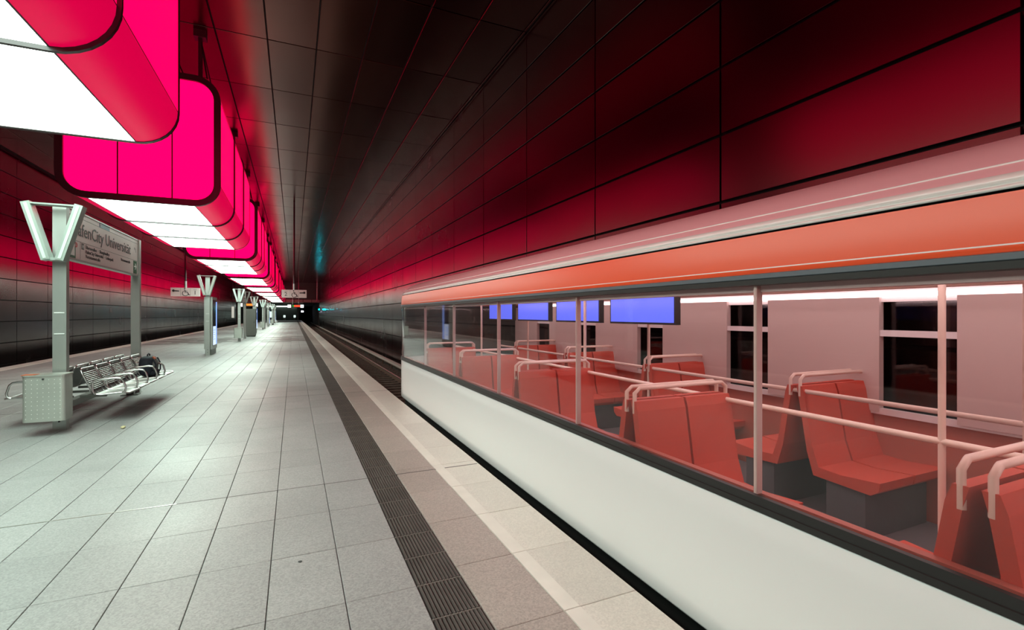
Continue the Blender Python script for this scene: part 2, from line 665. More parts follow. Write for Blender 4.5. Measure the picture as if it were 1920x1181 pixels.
tr = make_track('track_right', 'rails and ballast of the track on the train side', 3.14, 1, PR - 0.40, XR + 0.06)
tl = make_track('track_left', 'rails and ballast of the empty far track by the left wall', -9.14, -1, XL - 0.06, PL + 0.40)
stones = MB()
for i in range(5200):
    x = random.uniform(PR + 0.05, XR - 0.1)
    y = 9 + 45 * random.random() ** 1.6
    r_ = random.uniform(0.018, 0.04)
    z = ZT + r_ * random.uniform(0.1, 1.6)
    a = random.uniform(0, 6.3)
    pts = [(x + r_ * math.cos(a + j * 1.571) * random.uniform(.7, 1.2), y + r_ * math.sin(a + j * 1.571) * random.uniform(.7, 1.2), z) for j in range(4)]
    pts += [(x, y, z + r_ * .8), (x, y, z - r_ * .8)]
    stones.add(pts, [(0, 1, 4), (1, 2, 4), (2, 3, 4), (3, 0, 4)])
stones.build('ballast_stones', 'stone', tr)['kind'] = 'stuff'
# white marker plates and ribbed grip on the contact rail cover
for y in (11.5, 16.8):
    MB().box(3.95, 4.05, y - 0.04, y + 0.04, -1.0, -0.96).build('rail_clip', 'sign_white', tr)
grip = MB()
for i in range(60):
    y = 9.3 + i * 0.07
    grip.box(4.40, 4.60, y, y + 0.03, -0.765, -0.755)
grip.build('grip_ribs', 'sign_white', tr)
for y in (12.9, 16.3):
    MB().box(4.66, 4.70, y - 0.02, y + 0.02, ZT, -0.55).box(4.64, 4.72, y - 0.03, y + 0.03, -0.62, -0.5).build('marker_post', 'rail_cover', tr)

# ------------------------------------------------------------------ light containers
LX, LW, LZ0, LH, LR = -2.88, 2.80, 3.95, 2.81, 0.48
MOD = 2.6
FR = 0.06


def rr_profile(w, h, r, n=8):
    """rounded rectangle in XZ, counter-clockwise from bottom right corner start; grouped by edges"""
    a, b = w / 2, h / 2
    cs = [(a - r, -b + r, -90), (a - r, b - r, 0), (-a + r, b - r, 90), (-a + r, -b + r, 180)]
    arcs = []
    for (cx, cz, a0) in cs:
        arcs.append([(cx + r * math.cos(R(a0 + 90 * i / n)), cz + r * math.sin(R(a0 + 90 * i / n))) for i in range(n + 1)])
    return arcs


def ring(mb, w, h, r, wi, y0, y1):
    """closed frame between an outer rounded rectangle and the same inset by wi"""
    o = [p for arc in rr_profile(w, h, r) for p in arc]
    i = [p for arc in rr_profile(w - 2 * wi, h - 2 * wi, max(r - wi, 0.02)) for p in arc]
    n = len(o)
    rows = [[(p[0], y0, p[1]) for p in o], [(p[0], y1, p[1]) for p in o], [(p[0], y1, p[1]) for p in i], [(p[0], y0, p[1]) for p in i],
            [(p[0], y0, p[1]) for p in o]]
    mb.strip(rows, False, True)


def make_container():
    t = thing('light_container', 'x', 'lamp', (LX, 0, LZ0 + LH / 2), 'pink light containers above the platform')
    arcs = rr_profile(LW, LH, LR)
    inner = rr_profile(LW - 0.06, LH - 0.06, LR - 0.03)

    def slab(a, b, ai, bi, y0, y1, name, material):
        mb = MB()
        lst, lsti = [a] + b, [ai] + bi
        rows = [[(p[0], y0, p[1]) for p in lst], [(p[0], y1, p[1]) for p in lst]]
        mb.strip(rows, True)
        mb.strip([[(p[0], y1, p[1]) for p in lsti], [(p[0], y0, p[1]) for p in lsti]], True)
        return mb.build(name, material, t, fix=False)
    for m in range(3):
        y0, y1 = m * MOD + FR, (m + 1) * MOD - (0.02 if m < 2 else FR)
        if m:
            y0 = m * MOD + 0.02
        # bottom (white), right side, top, left side, four corners
        slab(arcs[3][-1], [arcs[0][0]], inner[3][-1], [inner[0][0]], y0, y1, 'bottom_diffuser', 'lamp_white')
        slab(arcs[0][-1], [arcs[1][0]], inner[0][-1], [inner[1][0]], y0, y1, 'side_glass', 'lamp_pink')
        slab(arcs[1][-1], [arcs[2][0]], inner[1][-1], [inner[2][0]], y0, y1, 'top_glass', 'lamp_pink_corner')
        slab(arcs[2][-1], [arcs[3][0]], inner[2][-1], [inner[3][0]], y0, y1, 'side_glass', 'lamp_pink')
        for q in range(4):
            slab(arcs[q][0], arcs[q][1:], inner[q][0], inner[q][1:], y0, y1, 'corner_glass', 'lamp_pink_corner')
    for q, (yy, wi, d, grow) in enumerate(((0.0, 0.13, 0.06, 0.02), (3 * MOD - 0.06, 0.13, 0.06, 0.02))):
        mb = MB()
        ring(mb, LW + grow, LH + grow, LR + grow / 2, wi, yy - 0.02 if q == 0 else yy, yy + d + (0.02 if q else 0))
        mb.build('end_frame', 'lamp_frame', t, fix=True)
    for m in (1, 2):
        mb = MB()
        ring(mb, LW + 0.08, LH + 0.08, LR + 0.04, 0.06, m * MOD - 0.022, m * MOD + 0.022)
        mb.build('joint_frame', 'lamp_frame', t, fix=True)
    # thin black lines where the curved corner glass meets the flat glass
    ln = MB()
    a, b = LW / 2, LH / 2
    for sx in (-1, 1):
        for sz in (-1, 1):
            ln.box(sx * a - 0.003, sx * a + 0.003, 0.03, 3 * MOD - 0.03, sz * (b - LR) - 0.006, sz * (b - LR) + 0.006)
            ln.box(sx * (a - LR) - 0.008, sx * (a - LR) + 0.008, 0.03, 3 * MOD - 0.03, sz * b - 0.004, sz * b + 0.004)
    ln.build('glazing_bead', 'lamp_frame', t)
    # end panes: three per end with rounded outer corners
    w, h, r = LW - 0.24, LH - 0.24, LR - 0.12
    prof = [p for arc in rr_profile(w, h, r, 6) for p in arc]
    cuts = [-w / 2, -w / 2 + 0.335 * w, -w / 2 + 0.70 * w, w / 2]
    for yy in (0.035, 3 * MOD - 0.055):
        for c in range(3):
            xa, xb = cuts[c] + (0.012 if c else 0), cuts[c + 1] - (0.012 if c < 2 else 0)
            xs = sorted(set([xa, xb] + [p[0] for p in prof if xa < p[0] < xb]))

            def zlim(x):
                e = abs(x) - (w / 2 - r)
                return h / 2 if e <= 0 else h / 2 - r + math.sqrt(max(r * r - e * e, 0))
            poly = [(x, -zlim(x)) for x in xs] + [(x, zlim(x)) for x in reversed(xs)]
            MB().prism(poly, 'y', yy, yy + 0.02).build('end_pane', 'lamp_pink_end', t, fix=True)
        for c in (1, 2):
            MB().box(cuts[c] - 0.013, cuts[c] + 0.013, yy - 0.005, yy + 0.03, -h / 2, h / 2).build('mullion', 'lamp_frame', t)
    # hangers up to the ceiling
    top = LH / 2
    up = H - (LZ0 + LH / 2)
    for yy in (0.55, 3 * MOD - 0.55):
        for sx in (-1, 1):
            g = MB()
            g.obox((sx * 0.95, yy, (top + up) / 2), (0.035, 0, 0), (0, 0.06, 0), (0, 0, (up - top) / 2))
            g.tube([(sx * 1.15, yy - 0.5, top), (sx * 0.95, yy, up - 0.15)], 0.016, 6)
            g.tube([(sx * 1.15, yy + 0.5, top), (sx * 0.95, yy, up - 0.15)], 0.016, 6)
            g.box(sx * 0.95 - 0.12, sx * 0.95 + 0.12, yy - 0.12, yy + 0.12, up - 0.16, up)
            g.build('hanger', 'lamp_frame', t)
    return t


LAMP_LABELS = [
    'nearest pink light container, cut off by the top left corner of the picture',
    'second pink light container, its whole rounded front above the station name sign',
    'third pink light container, hanging past the station name sign',
    'fourth pink light container along the row above the platform',
    'fifth pink light container along the row above the platform',
    'sixth pink light container along the row above the platform',
    'seventh pink light container along the row above the platform',
    'eighth pink light container, last but one before the gallery',
    'farthest pink light container, just before the gallery at the end',
    'pink light container behind the viewer, outside the picture',
]
lamp0 = make_container()
for i, lab in enumerate(LAMP_LABELS):
    o = lamp0 if i == 0 else copy_tree(lamp0)
    kk = i if i < 9 else -1
    o.location = (LX, 0.35 + 12.0 * kk, LZ0 + LH / 2)
    o['label'] = lab

# ------------------------------------------------------------------ subway train
TX, TC, TS, TN = 1.90, 3.20, 9.20, 1.1      # near side, centre, start of the nose, nose length
TB = -12.0
half = TC - TX
train = thing('subway_train', 'white subway train with red roof band and long window strip at the platform', 'train', (TC, 0, 0))
path = [(-half, TB), (-half, -6.0), (-half, 0.0), (-half, 5.0), (-half, TS)]
NN = 14
for i in range(1, 2 * NN):
    a = math.pi - math.pi * i / (2 * NN)
    ex = 0.75
    cx, sy = math.cos(a), math.sin(a)
    path.append((half * math.copysign(abs(cx) ** ex, cx), TS + TN * sy ** ex))
path += [(half, TS), (half, 5.0), (half, 0.0), (half, -6.0), (half, TB)]


def inset(p, off):
    s = 1 - off / half
    if p[1] <= TS:
        return (p[0] * s, p[1])
    return (p[0] * s, TS + (p[1] - TS) * s)


def band(name, material, prof, parent=train, pts=None, smooth=True):
    pts = pts or path
    mb = MB()
    mb.strip([[(*inset(p, o_), z) for p in pts] for (o_, z) in prof], smooth)
    ob = mb.build(name, material, parent)
    return ob


band('underframe', 'train_black', [(0.35, -0.95), (0.10, -0.90), (0.07, -0.10), (0.03, -0.012), (0.012, -0.004)])
band('lower_panel', 'train_white', [(0.03, -0.006), (0.006, 0.0), (0.0, 0.012), (0.0, 0.10), (0.0, 0.35), (0.0, 0.60), (0.0, 0.708), (0.004, 0.715)])
band('waist_strip', 'train_dark', [(0.004, 0.713), (-0.008, 0.716), (-0.008, 0.742), (-0.003, 0.745), (-0.003, 0.782), (0.012, 0.786)], smooth=False)
band('head_strip', 'train_dark', [(0.012, 1.728), (-0.006, 1.732), (-0.006, 1.755), (0.0, 1.757)], smooth=False)
band('head_trim', 'train_grey', [(0.0, 1.757), (-0.004, 1.760), (-0.004, 1.779), (0.002, 1.782)], smooth=False)
band('red_band', 'train_red', [(0.002, 1.782), (0.0, 1.785), (0.001, 1.802)])
band('band_groove', 'train_gutter', [(0.001, 1.802), (0.0, 1.8045), (0.002, 1.807)])
band('red_band', 'train_red', [(0.002, 1.807), (0.0035, 1.84), (0.0065, 1.88), (0.011, 1.92), (0.0165, 1.960)])
band('roof_groove', 'train_black', [(0.0165, 1.960), (0.04, 1.962), (0.04, 1.968), (0.024, 1.970)], smooth=False)
band('gutter', 'train_gutter', [(0.024, 1.970), (0.016, 1.973), (0.022, 1.984), (0.034, 1.986), (0.034, 1.990), (0.028, 1.993), (0.034, 2.012), (0.048, 2.022)])
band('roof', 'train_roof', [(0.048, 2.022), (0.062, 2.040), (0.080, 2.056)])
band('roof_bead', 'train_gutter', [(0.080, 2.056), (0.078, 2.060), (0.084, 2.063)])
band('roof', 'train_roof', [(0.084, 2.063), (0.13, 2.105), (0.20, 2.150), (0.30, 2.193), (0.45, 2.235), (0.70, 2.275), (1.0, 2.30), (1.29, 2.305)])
# panes of the window strip
nose = [p for p in path if p[1] >= TS]
PW = 1.53
me_p = {}
for s in (-1, 1):
    y = TS
    while y - PW > TB - 0.2:
        ya, yb = y - PW + 0.008, y - 0.008
        xx = s * (half - 0.008)
        xi = s * (half - 0.016)
        mb = MB().box(min(xx, xi), max(xx, xi), ya, yb, 0.784, 1.730)
        mb.build('window_pane', 'train_glass', train)
        MB().box(min(xi, s * (half - 0.05)), max(xi, s * (half - 0.05)), ya - 0.017, ya + 0.001, 0.784, 1.730).build('window_post', 'car_lining', train)
        y -= PW
band('windscreen', 'train_glass', [(0.010, 0.784), (0.010, 1.1), (0.010, 1.4), (0.010, 1.730)], pts=nose)
# inside of the car
IN = half - 0.06
MB().box(-IN, IN, TB, TS + 0.2, -0.02, 0.02).build('car_floor', 'car_floor', train)
MB().box(-IN, IN, TB, TS + 0.3, 1.955, 1.975).build('car_ceiling', 'car_ceiling', train)
for s in (-1, 1):
    x = s * (IN - 0.01)
    MB().box(x - 0.02, x + 0.02, TB, TS + 0.15, 0.02, 0.78).build('car_lower_lining', 'car_lower', train)
    MB().box(x - 0.03, x + 0.03, TB, TS + 0.15, 1.70, 1.955).build('car_cove', 'car_ceiling', train)
    MB().box(s * 0.62 - 0.10, s * 0.62 + 0.10, TB + 0.3, TS - 0.2, 1.935, 1.953).build('ceiling_light', 'car_light', train)
    MB().box(s * (IN - 0.05) - 0.02, s * (IN - 0.05) + 0.02, TB, TS, 1.74, 1.775).build('cove_light', 'car_light', train)
MB().box(IN - 0.06, IN - 0.02, TB, TS, 0.78, 0.83).build('window_sill', 'car_ceiling', train)
MB().box(IN - 0.06, IN - 0.02, TB, TS, 1.42, 1.47).build('window_rail', 'car_ceiling', train)
y = TB + 0.6
while y < TS - 0.3:
    MB().box(IN - 0.07, IN - 0.01, y, y + 1.02, 0.80, 1.74).build('car_pillar', 'car_lining', train)
    y += PW
for s in (-1, 1):
    MB().tube([(s * 0.42, TB + 0.2, 1.0), (s * 0.42, TS - 0.5, 1.0)], 0.017, 8).build('handrail', 'car_rail', train)
    MB().tube([(s * 0.42, TB + 0.2, 1.78), (s * 0.42, TS - 0.5, 1.78)], 0.015, 8).build('handrail', 'car_rail', train)
y = TB + 1.0
while y < TS - 0.4:
    for s in (-1, 1):
        MB().tube([(s * 0.42, y, 0.02), (s * 0.42, y, 1.955)], 0.016, 8).build('grab_pole', 'car_rail', train)
    y += 2 * PW


def seat_mesh(face):
    """double seat 0.84 wide in x, looking towards face*y"""
    mb = MB()
    n = 6
    prof = [(0.25, 0.40), (0.26, 0.46), (0.0, 0.44), (-0.16, 0.45), (-0.21, 0.60), (-0.27, 0.98), (-0.29, 1.04), (-0.335, 1.04), (-0.32, 0.98), (-0.25, 0.55), (-0.20, 0.38), (0.20, 0.36)]
    for c in (-0.21, 0.21):
        mb.prism([(face * a, b) for (a, b) in prof], 'x', c - 0.20, c + 0.20)
    return mb


for face in (-1, 1):
    base = seat_mesh(face)
    sm = base.mesh('seat', 'car_seat')
    bm_ = MB().box(-0.38, 0.38, -0.15, 0.12, 0.02, 0.38).mesh('seat_base', 'car_seat_base')
    hm = MB().tube([(-0.40, face * -0.31, 0.96), (-0.40, face * -0.31, 1.09), (-0.36, face * -0.31, 1.12), (0.36, face * -0.31, 1.12), (0.40, face * -0.31, 1.09), (0.40, face * -0.31, 0.96)], 0.014, 6).mesh('grab_handle', 'car_rail')
    y = TB + (0.9 if face > 0 else 1.95)
    while y < TS - 0.4:
        for s in (-1, 1):
            so = link('seat', sm, train, (s * 0.80, y, 0))
            link('seat_base', bm_, so)
            link('grab_handle', hm, so)
        y += 1.75
# blue passenger information screens hanging over the aisle
for y in (3.9, 5.1, 6.3, 7.5):
    so = MB().box(-0.03, 0.03, y - 0.5, y + 0.5, 1.50, 1.80).box(-0.012, 0.012, y - 0.02, y + 0.02, 1.80, 1.955).build('info_screen', 'train_dark', train)
    MB().box(-0.034, -0.030, y - 0.48, y + 0.48, 1.52, 1.78).build('screen_face', 'car_screen', so)

# ------------------------------------------------------------------ station name sign with posts and light fins
PX = -2.95


def make_vee(parent, y, front, tip=0.28, z0=2.33, z1=3.09):
    """two splayed fins that meet at the bottom, tied at the top by a bar; front=-1 faces the camera"""
    for s in (-1, 1):
        mb = MB()
        b0 = Vector((s * 0.07, y, z0))
        b1 = Vector((s * tip, y, z1))
        d = (b1 - b0).normalized()
        n = Vector((d.z, 0, -d.x)) * 0.047
        mb.obox((b0 + b1) / 2, n, (0, 0.075, 0), d * ((b1 - b0).length / 2))
        mb.build('light_fin', 'vee', parent)
        MB().obox((b0 + b1) / 2 + Vector((0, front * 0.078, 0)), n * 0.35, (0, 0.004, 0), d * ((b1 - b0).length / 2 - 0.02)).build('fin_diffuser', 'fin_pale', parent)
    MB().box(-tip - 0.02, tip + 0.02, y - 0.07, y + 0.07, z1 - 0.025, z1 - 0.005).build('fin_tie', 'vee', parent)
    MB().box(-0.09, 0.09, min(y - 0.06, y - 0.06 - 0.1 * (front > 0)), y + (0.16 if front < 0 else 0.06), z0 - 0.005, z0 + 0.03).build('fin_foot', 'vee', parent)


def make_post(parent, y, top, plate=True):
    MB().box(-0.074, 0.074, y - 0.05, y + 0.05, 0.0, top).build('post', 'steel_post', parent)
    MB().box(-0.09, 0.09, y - 0.07, y + 0.07, 0.0, 0.012).build('base_plate', 'steel_post', parent)
    if plate:
        MB().box(-0.055, 0.055, y - 0.054, y - 0.05, 1.33, 1.62).build('service_cover', 'steel_post', parent)
        for z in (1.33, 1.62):
            MB().box(-0.055, 0.055, y - 0.057, y - 0.05, z - 0.006, z + 0.006).build('cover_edge', 'sign_white', parent)
    for z in (0.12, 0.22):
        MB().tube([(0.0, y - 0.062, z), (0.0, y - 0.049, z)], 0.012, 8).build('bolt', 'dark_box', parent)


def make_sign(group):
    t = thing('station_sign', 'x', 'sign', (PX, 0, 0), group)
    make_post(t, 0.0, 3.09)
    make_post(t, 3.5, 3.12, False)
    make_vee(t, -0.20, -1)
    ya, yb, za, zb = 0.055, 3.445, 2.41, 3.10
    MB().box(-0.045, 0.045, ya, yb, za, zb).build('sign_panel', 'sign_face', t)
    fr = MB()
    for (z0_, z1_) in ((za - 0.03, za), (zb, zb + 0.02)):
        fr.box(-0.055, 0.055, ya, yb, z0_, z1_)
    fr.box(-0.055, 0.055, yb - 0.03, yb, za, zb)
    fr.build('sign_frame', 'steel_post', t)
    fx = 0.0465
    ln = MB()
    ln.box(0.045, fx, ya, yb, zb - 0.075, zb - 0.070)
    ln.box(0.045, fx, ya, yb, za + 0.265, za + 0.270)
    ln.box(0.045, fx, 0.52, 0.524, za + 0.01, za + 0.265)
    ln.build('ruling', 'sign_line', t)
    text('HafenCity Universität', 0.275, 'sign_ink', t, (fx, 0.24, 2.765), FACE_X, width=2.72)
    rows = [('Überseeallee  ·  Shanghaiallee', 0.72, 2.600, 1.05), ('HafenCity Universität  ·  Lohsepark', 0.72, 2.530, 1.25),
            ('Versmannstraße', 0.72, 2.460, 0.62), ('Versmannstraße', 2.38, 2.585, 0.55)]
    for (s, yy, zz, w) in rows:
        text(s, 0.075, 'sign_ink', t, (fx, yy, zz), FACE_X, width=w)
    b = MB().box(0.045, fx + 0.001, 0.57, 0.66, 2.575, 2.665).build('bus_symbol', 'sign_line', t)
    text('H', 0.08, 'sign_white', b, (fx + 0.001, 0.588, 2.592), FACE_X)
    poly = [(0.20 + 0.075 * math.copysign(min(1, abs(math.cos(a)) * 1.25), math.cos(a)), 2.615 + 0.038 * math.copysign(min(1, abs(math.sin(a)) * 1.25), math.sin(a))) for a in [R(22.5 + 45 * i) for i in range(8)]]
    poly = [(p[0] + 0.14, p[1]) for p in poly]
    b = MB().prism(poly, 'x', 0.045, fx + 0.001).build('exit_badge', 'sign_red', t)
    text('U4', 0.06, 'sign_face', b, (fx + 0.001, 0.303, 2.594), FACE_X)
    b = MB().box(0.045, fx + 0.001, 1.30, 1.78, 3.028, 3.098).build('line_badge', 'sign_blue', t)
    text('U', 0.075, 'sign_white', b, (fx + 0.001, 1.33, 3.037), FACE_X)
    for (yy) in (3.14, 0.13):
        b = MB().box(0.045, fx + 0.001, yy, yy + 0.22, 2.415, 2.665).build('exit_arrow_field', 'sign_green', t)
        if yy > 1:
            c, zc = yy + 0.11, 2.555
            ar = [(-0.075, -0.014), (0.02, -0.014), (-0.025, -0.06), (0.015, -0.06), (0.08, 0.0), (0.015, 0.06), (-0.025, 0.06), (0.02, 0.014), (-0.075, 0.014)]
            MB().prism([(c + p[0], zc + p[1]) for p in ar], 'x', fx, fx + 0.003).build('arrow', 'sign_white', b)
        else:
            MB().box(fx, fx + 0.003, yy + 0.04, yy + 0.18, 2.45, 2.62).build('door_symbol', 'sign_white', b)
    # small aircraft-like pictogram strokes at the upper right
    pg = MB().box(0.045, fx, 3.19, 3.26, 2.905, 2.915).box(0.045, fx, 3.22, 3.23, 2.88, 2.94).box(0.045, fx, 3.29, 3.30, 2.84, 2.92)
    pg.build('pictogram', 'sign_line', t)
    return t


SIGN_Y = [8.70, 32.8, 56.8, 80.8]
ORD = ['nearest', 'second', 'third', 'fourth']
sign0 = make_sign('station name signs between steel posts')
sign_labels = ['white station name sign on two steel posts above the bench with the backpack',
               'station name sign on two steel posts, just before the tall grey cabinet',
               'station name sign on two steel posts, third along the platform',
               'farthest station name sign on two steel posts along the platform']
signs = []
for i, y in enumerate(SIGN_Y):
    o = sign0 if i == 0 else copy_tree(sign0)
    o.location = (PX, y, 0)
    o['label'] = sign_labels[i]
    signs.append(o)
for o in signs[1:]:
    make_vee(o, 3.5 + 0.19, 1)

# ------------------------------------------------------------------ waste bins on the near posts
def make_bin():
    t = thing('waste_bin', 'x', 'bin', (0, 0, 0), 'perforated steel bins on the sign posts')
    w, d, z0, z1, r_ = 0.215, 0.15, 0.20, 0.79, 0.045
    prof = []
    for (cx, cy, a0) in ((w - r_, -d + r_, -90), (w - r_, d - r_, 0), (-w + r_, d - r_, 90), (-w + r_, -d + r_, 180)):
        prof += [(cx + r_ * math.cos(R(a0 + 22.5 * i)), cy + r_ * math.sin(R(a0 + 22.5 * i))) for i in range(5)]
    MB().prism(prof, 'z', z0, z1).build('bin_body', 'bin_steel', t)
    MB().prism([(p[0] * 1.03, p[1] * 1.06) for p in prof], 'z', z1, z1 + 0.02).build('bin_lid', 'bin_steel', t)
    MB().box(-0.22, -0.08, -0.15, -0.02, z1 + 0.02, z1 + 0.026).build('ash_plate', 'bag_orange', t)
    dots = MB()
    for i in range(7):
        for j in range(10):
            x, z = -0.171 + 0.057 * i, z0 + 0.05 + 0.055 * j
            n = 6
            dots.add([(x + 0.0052 * math.cos(6.283 * q / n), -d - 0.0012, z + 0.0052 * math.sin(6.283 * q / n)) for q in range(n)], [tuple(range(n))])
    dots.build('perforation', 'stud', t)['kind'] = 'stuff'
    MB().tube([(0.0, -d - 0.008, z1 - 0.035), (0.0, -d + 0.002, z1 - 0.035)], 0.012, 8).build('lock', 'dark_box', t)
    MB().box(-0.06, 0.06, d, d + 0.118, 0.45, 0.60).build('bracket', 'steel_post', t)
    return t


bin0 = make_bin()
bin_labels = ['perforated steel waste bin on the post at the near end of the bench',
              'pale steel waste bin hung on a post before the tall grey cabinet',
              'small waste bin hung on the third pair of sign posts',
              'farthest waste bin, hung on the last pair of sign posts']
for i, y in enumerate(SIGN_Y):
    o = bin0 if i == 0 else copy_tree(bin0)
    o.location = (PX - 0.02, y - 0.32, 0)
    o['label'] = bin_labels[i]

# ------------------------------------------------------------------ double sided benches
def make_bench():
    t = thing('bench', 'x', 'bench', (PX, 0, 0), 'double sided wire benches under the name signs')
    MB().box(-0.05, 0.05, 0.10, 3.40, 0.27, 0.36).build('beam', 'grey_box', t)
    for yy in (3.15,):
        MB().box(-0.06, 0.06, yy - 0.05, yy + 0.05, 0.0, 0.27).box(-0.14, 0.14, yy - 0.10, yy + 0.10, 0.0, 0.015).build('bench_foot', 'grey_box', t)
    W = 0.55

    def P(s, u, yy, w_):
        # u: run along the seat profile, s=side
        return (s * u[0], yy, u[1])
    back_top, back_bot, front = (0.10, 0.80), (0.27, 0.42), (0.70, 0.44)
    frame_pts = []
    for s in (1, -1):
        prof = [(0.10, 0.78), (0.115, 0.795), (0.27, 0.44), (0.30, 0.415), (0.36, 0.41), (0.60, 0.43), (0.68, 0.425), (0.70, 0.405)]
        fr = MB()
        pts = [(s * 0.12, -W / 2 + 0.05, 0.80), (s * 0.13, -W / 2 + 0.01, 0.775)]
        pts += [(s * a, -W / 2, b) for (a, b) in ((0.15, 0.73), (0.26, 0.47), (0.30, 0.425), (0.36, 0.415), (0.60, 0.435), (0.67, 0.43))]
        pts += [(s * 0.70, -W / 2 + 0.04, 0.42)]
        loop = pts + [(p[0], -p[1], p[2]) for p in reversed(pts)]
        fr.tube(loop, 0.014, 8, True)
        wires = MB()
        n = 12
        for i in range(1, n):
            f_ = i / n
            x, z = 0.135 + 0.125 * f_, 0.765 - 0.295 * f_
            wires.tube([(s * x, -W / 2, z), (s * x, W / 2, z)], 0.0058, 5)
        for i in range(0, 0):
            f_ = i / 15
            x, z = 0.34 + 0.34 * f_, 0.414 + 0.018 * min(1, f_ * 1.2)
            wires.tube([(s * x, -W / 2, z), (s * x, W / 2, z)], 0.0034, 4)
        for yy in (-0.12, 0.12):
            wires.tube([(s * 0.14, yy, 0.75), (s * 0.265, yy, 0.46), (s * 0.31, yy, 0.41), (s * 0.36, yy, 0.405), (s * 0.67, yy, 0.42)], 0.005, 5)
        pan = [(0.29, 0.425), (0.32, 0.413), (0.36, 0.408), (0.45, 0.416), (0.60, 0.43), (0.67, 0.426), (0.695, 0.415)]
        sheet = MB().strip([[(s * a, -W / 2 + 0.005, b) for (a, b) in pan], [(s * a, W / 2 - 0.005, b) for (a, b) in pan]], True)
        sheet_me = sheet.mesh('seat_pan', 'seat_pan')
        bk = [(0.128, 0.765), (0.19, 0.60), (0.25, 0.465), (0.29, 0.425)]
        back_me = MB().strip([[(s * a, -W / 2 + 0.005, b) for (a, b) in bk], [(s * a, W / 2 - 0.005, b) for (a, b) in bk]], True).mesh('seat_back', 'seat_back')
        arm = MB().tube([(s * 0.30, -W / 2 - 0.018, 0.425), (s * 0.275, -W / 2 - 0.018, 0.47), (s * 0.265, -W / 2 - 0.018, 0.58), (s * 0.29, -W / 2 - 0.018, 0.625), (s * 0.34, -W / 2 - 0.018, 0.64),
                         (s * 0.54, -W / 2 - 0.018, 0.655), (s * 0.60, -W / 2 - 0.018, 0.645), (s * 0.635, -W / 2 - 0.018, 0.61), (s * 0.665, -W / 2 - 0.018, 0.50),
                         (s * 0.655, -W / 2 - 0.018, 0.45), (s * 0.62, -W / 2 - 0.018, 0.43)], 0.015, 8)
        brk = MB().obox((s * 0.20, 0, 0.37), (0.16, 0, 0), (0, 0.02, 0), (0, 0, 0.018))
        a, b, c, d = fr.mesh('seat_frame', 'chrome'), wires.mesh('wire_mesh', 'chrome'), arm.mesh('armrest', 'chrome'), brk.mesh('seat_bracket', 'grey_box')
        for k in range(5):
            e = bpy.data.objects.new('seat', a)
            C.objects.link(e)
            e.parent = t
            e.location = (0, 0.54 + 0.60 * k, 0)
            link('wire_mesh', b, e)
            link('seat_pan', sheet_me, e)
            link('seat_back', back_me, e)
            link('armrest', c, e)
            link('seat_bracket', d, e)
    return t


bench0 = make_bench()
bench_labels = ['chrome wire bench with armrests under the nearest name sign, a backpack on it',
                'chrome wire bench behind the second pale waste bin along the platform',
                'chrome wire bench under the third name sign along the platform',
                'farthest chrome wire bench, under the last name sign']
for i, y in enumerate(SIGN_Y):
    if i in (1, 2):
        continue
    o = bench0 if i == 0 else copy_tree(bench0)
    o.location = (PX, y, 0)
    o['label'] = bench_labels[i]

# ------------------------------------------------------------------ backpack on the bench
def blob(mb, c, hx, hy, hz, ex=3.2, nu=20, nv=12):
    rows = []
    for i in range(nv + 1):
        ph = -math.pi / 2 + math.pi * i / nv
        row = []
        for j in range(nu):
            th = 2 * math.pi * j / nu
            f = lambda v_: math.copysign(abs(v_) ** (2 / ex), v_)
            row.append((c[0] + hx * f(math.cos(ph)) * f(math.cos(th)), c[1] + hy * f(math.cos(ph)) * f(math.sin(th)), c[2] + hz * f(math.sin(ph))))
        rows.append(row)
    mb.strip(rows, True, True)


bp = thing('backpack', 'dark navy backpack with grey front pocket lying on the bench', 'backpack', (-2.52, 11.22, 0.435))
b = MB()
blob(b, (0, 0, 0.185), 0.13, 0.235, 0.19)
b.build('bag_body', 'bag_navy', bp, fix=True)
b = MB()
blob(b, (0.095, -0.02, 0.20), 0.055, 0.165, 0.125, 3.0)
b.build('front_pocket', 'bag_grey', bp, fix=True)
b = MB()
blob(b, (0.10, -0.01, 0.06), 0.06, 0.19, 0.06, 3.0)
b.build('lower_pocket', 'bag_navy', bp, fix=True)
MB().obox((0.10, -0.06, 0.335), (0.02, 0, -0.02), (0, 0.05, 0), (0.012, 0, 0.012)).build('logo_patch', 'bag_orange', bp)
MB().tube([(0.0, -0.08, 0.36), (0.0, -0.06, 0.40), (0.0, 0.02, 0.415), (0.0, 0.08, 0.40), (0.0, 0.10, 0.36)], 0.012, 6).build('carry_loop', 'bag_navy', bp)
for yy in (0.14, -0.2):
    MB().tube([(0.11, yy, 0.33), (0.155, yy + 0.02, 0.22), (0.15, yy + 0.03, 0.10), (0.12, yy + 0.02, 0.03)], 0.013, 6).build('strap', 'bag_navy', bp)
MB().tube([(0.152, -0.15, 0.19), (0.158, -0.08, 0.27), (0.158, 0.05, 0.275), (0.152, 0.11, 0.2)], 0.004, 5).build('zipper', 'dark_box', bp)

sc_ = thing('litter_scrap', 'crumpled yellowish paper scrap on the tiles below the bench', 'litter', (-2.18, 8.42, 0))
b = MB()
blob(b, (0, 0, 0.018), 0.03, 0.045, 0.018, 1.8, 9, 6)
b.v = [(p[0] + random.uniform(-.006, .006), p[1] + random.uniform(-.006, .006), max(0.001, p[2] + random.uniform(-.004, .004))) for p in b.v]
b.build('crumpled_paper', 'litter', sc_, fix=True)

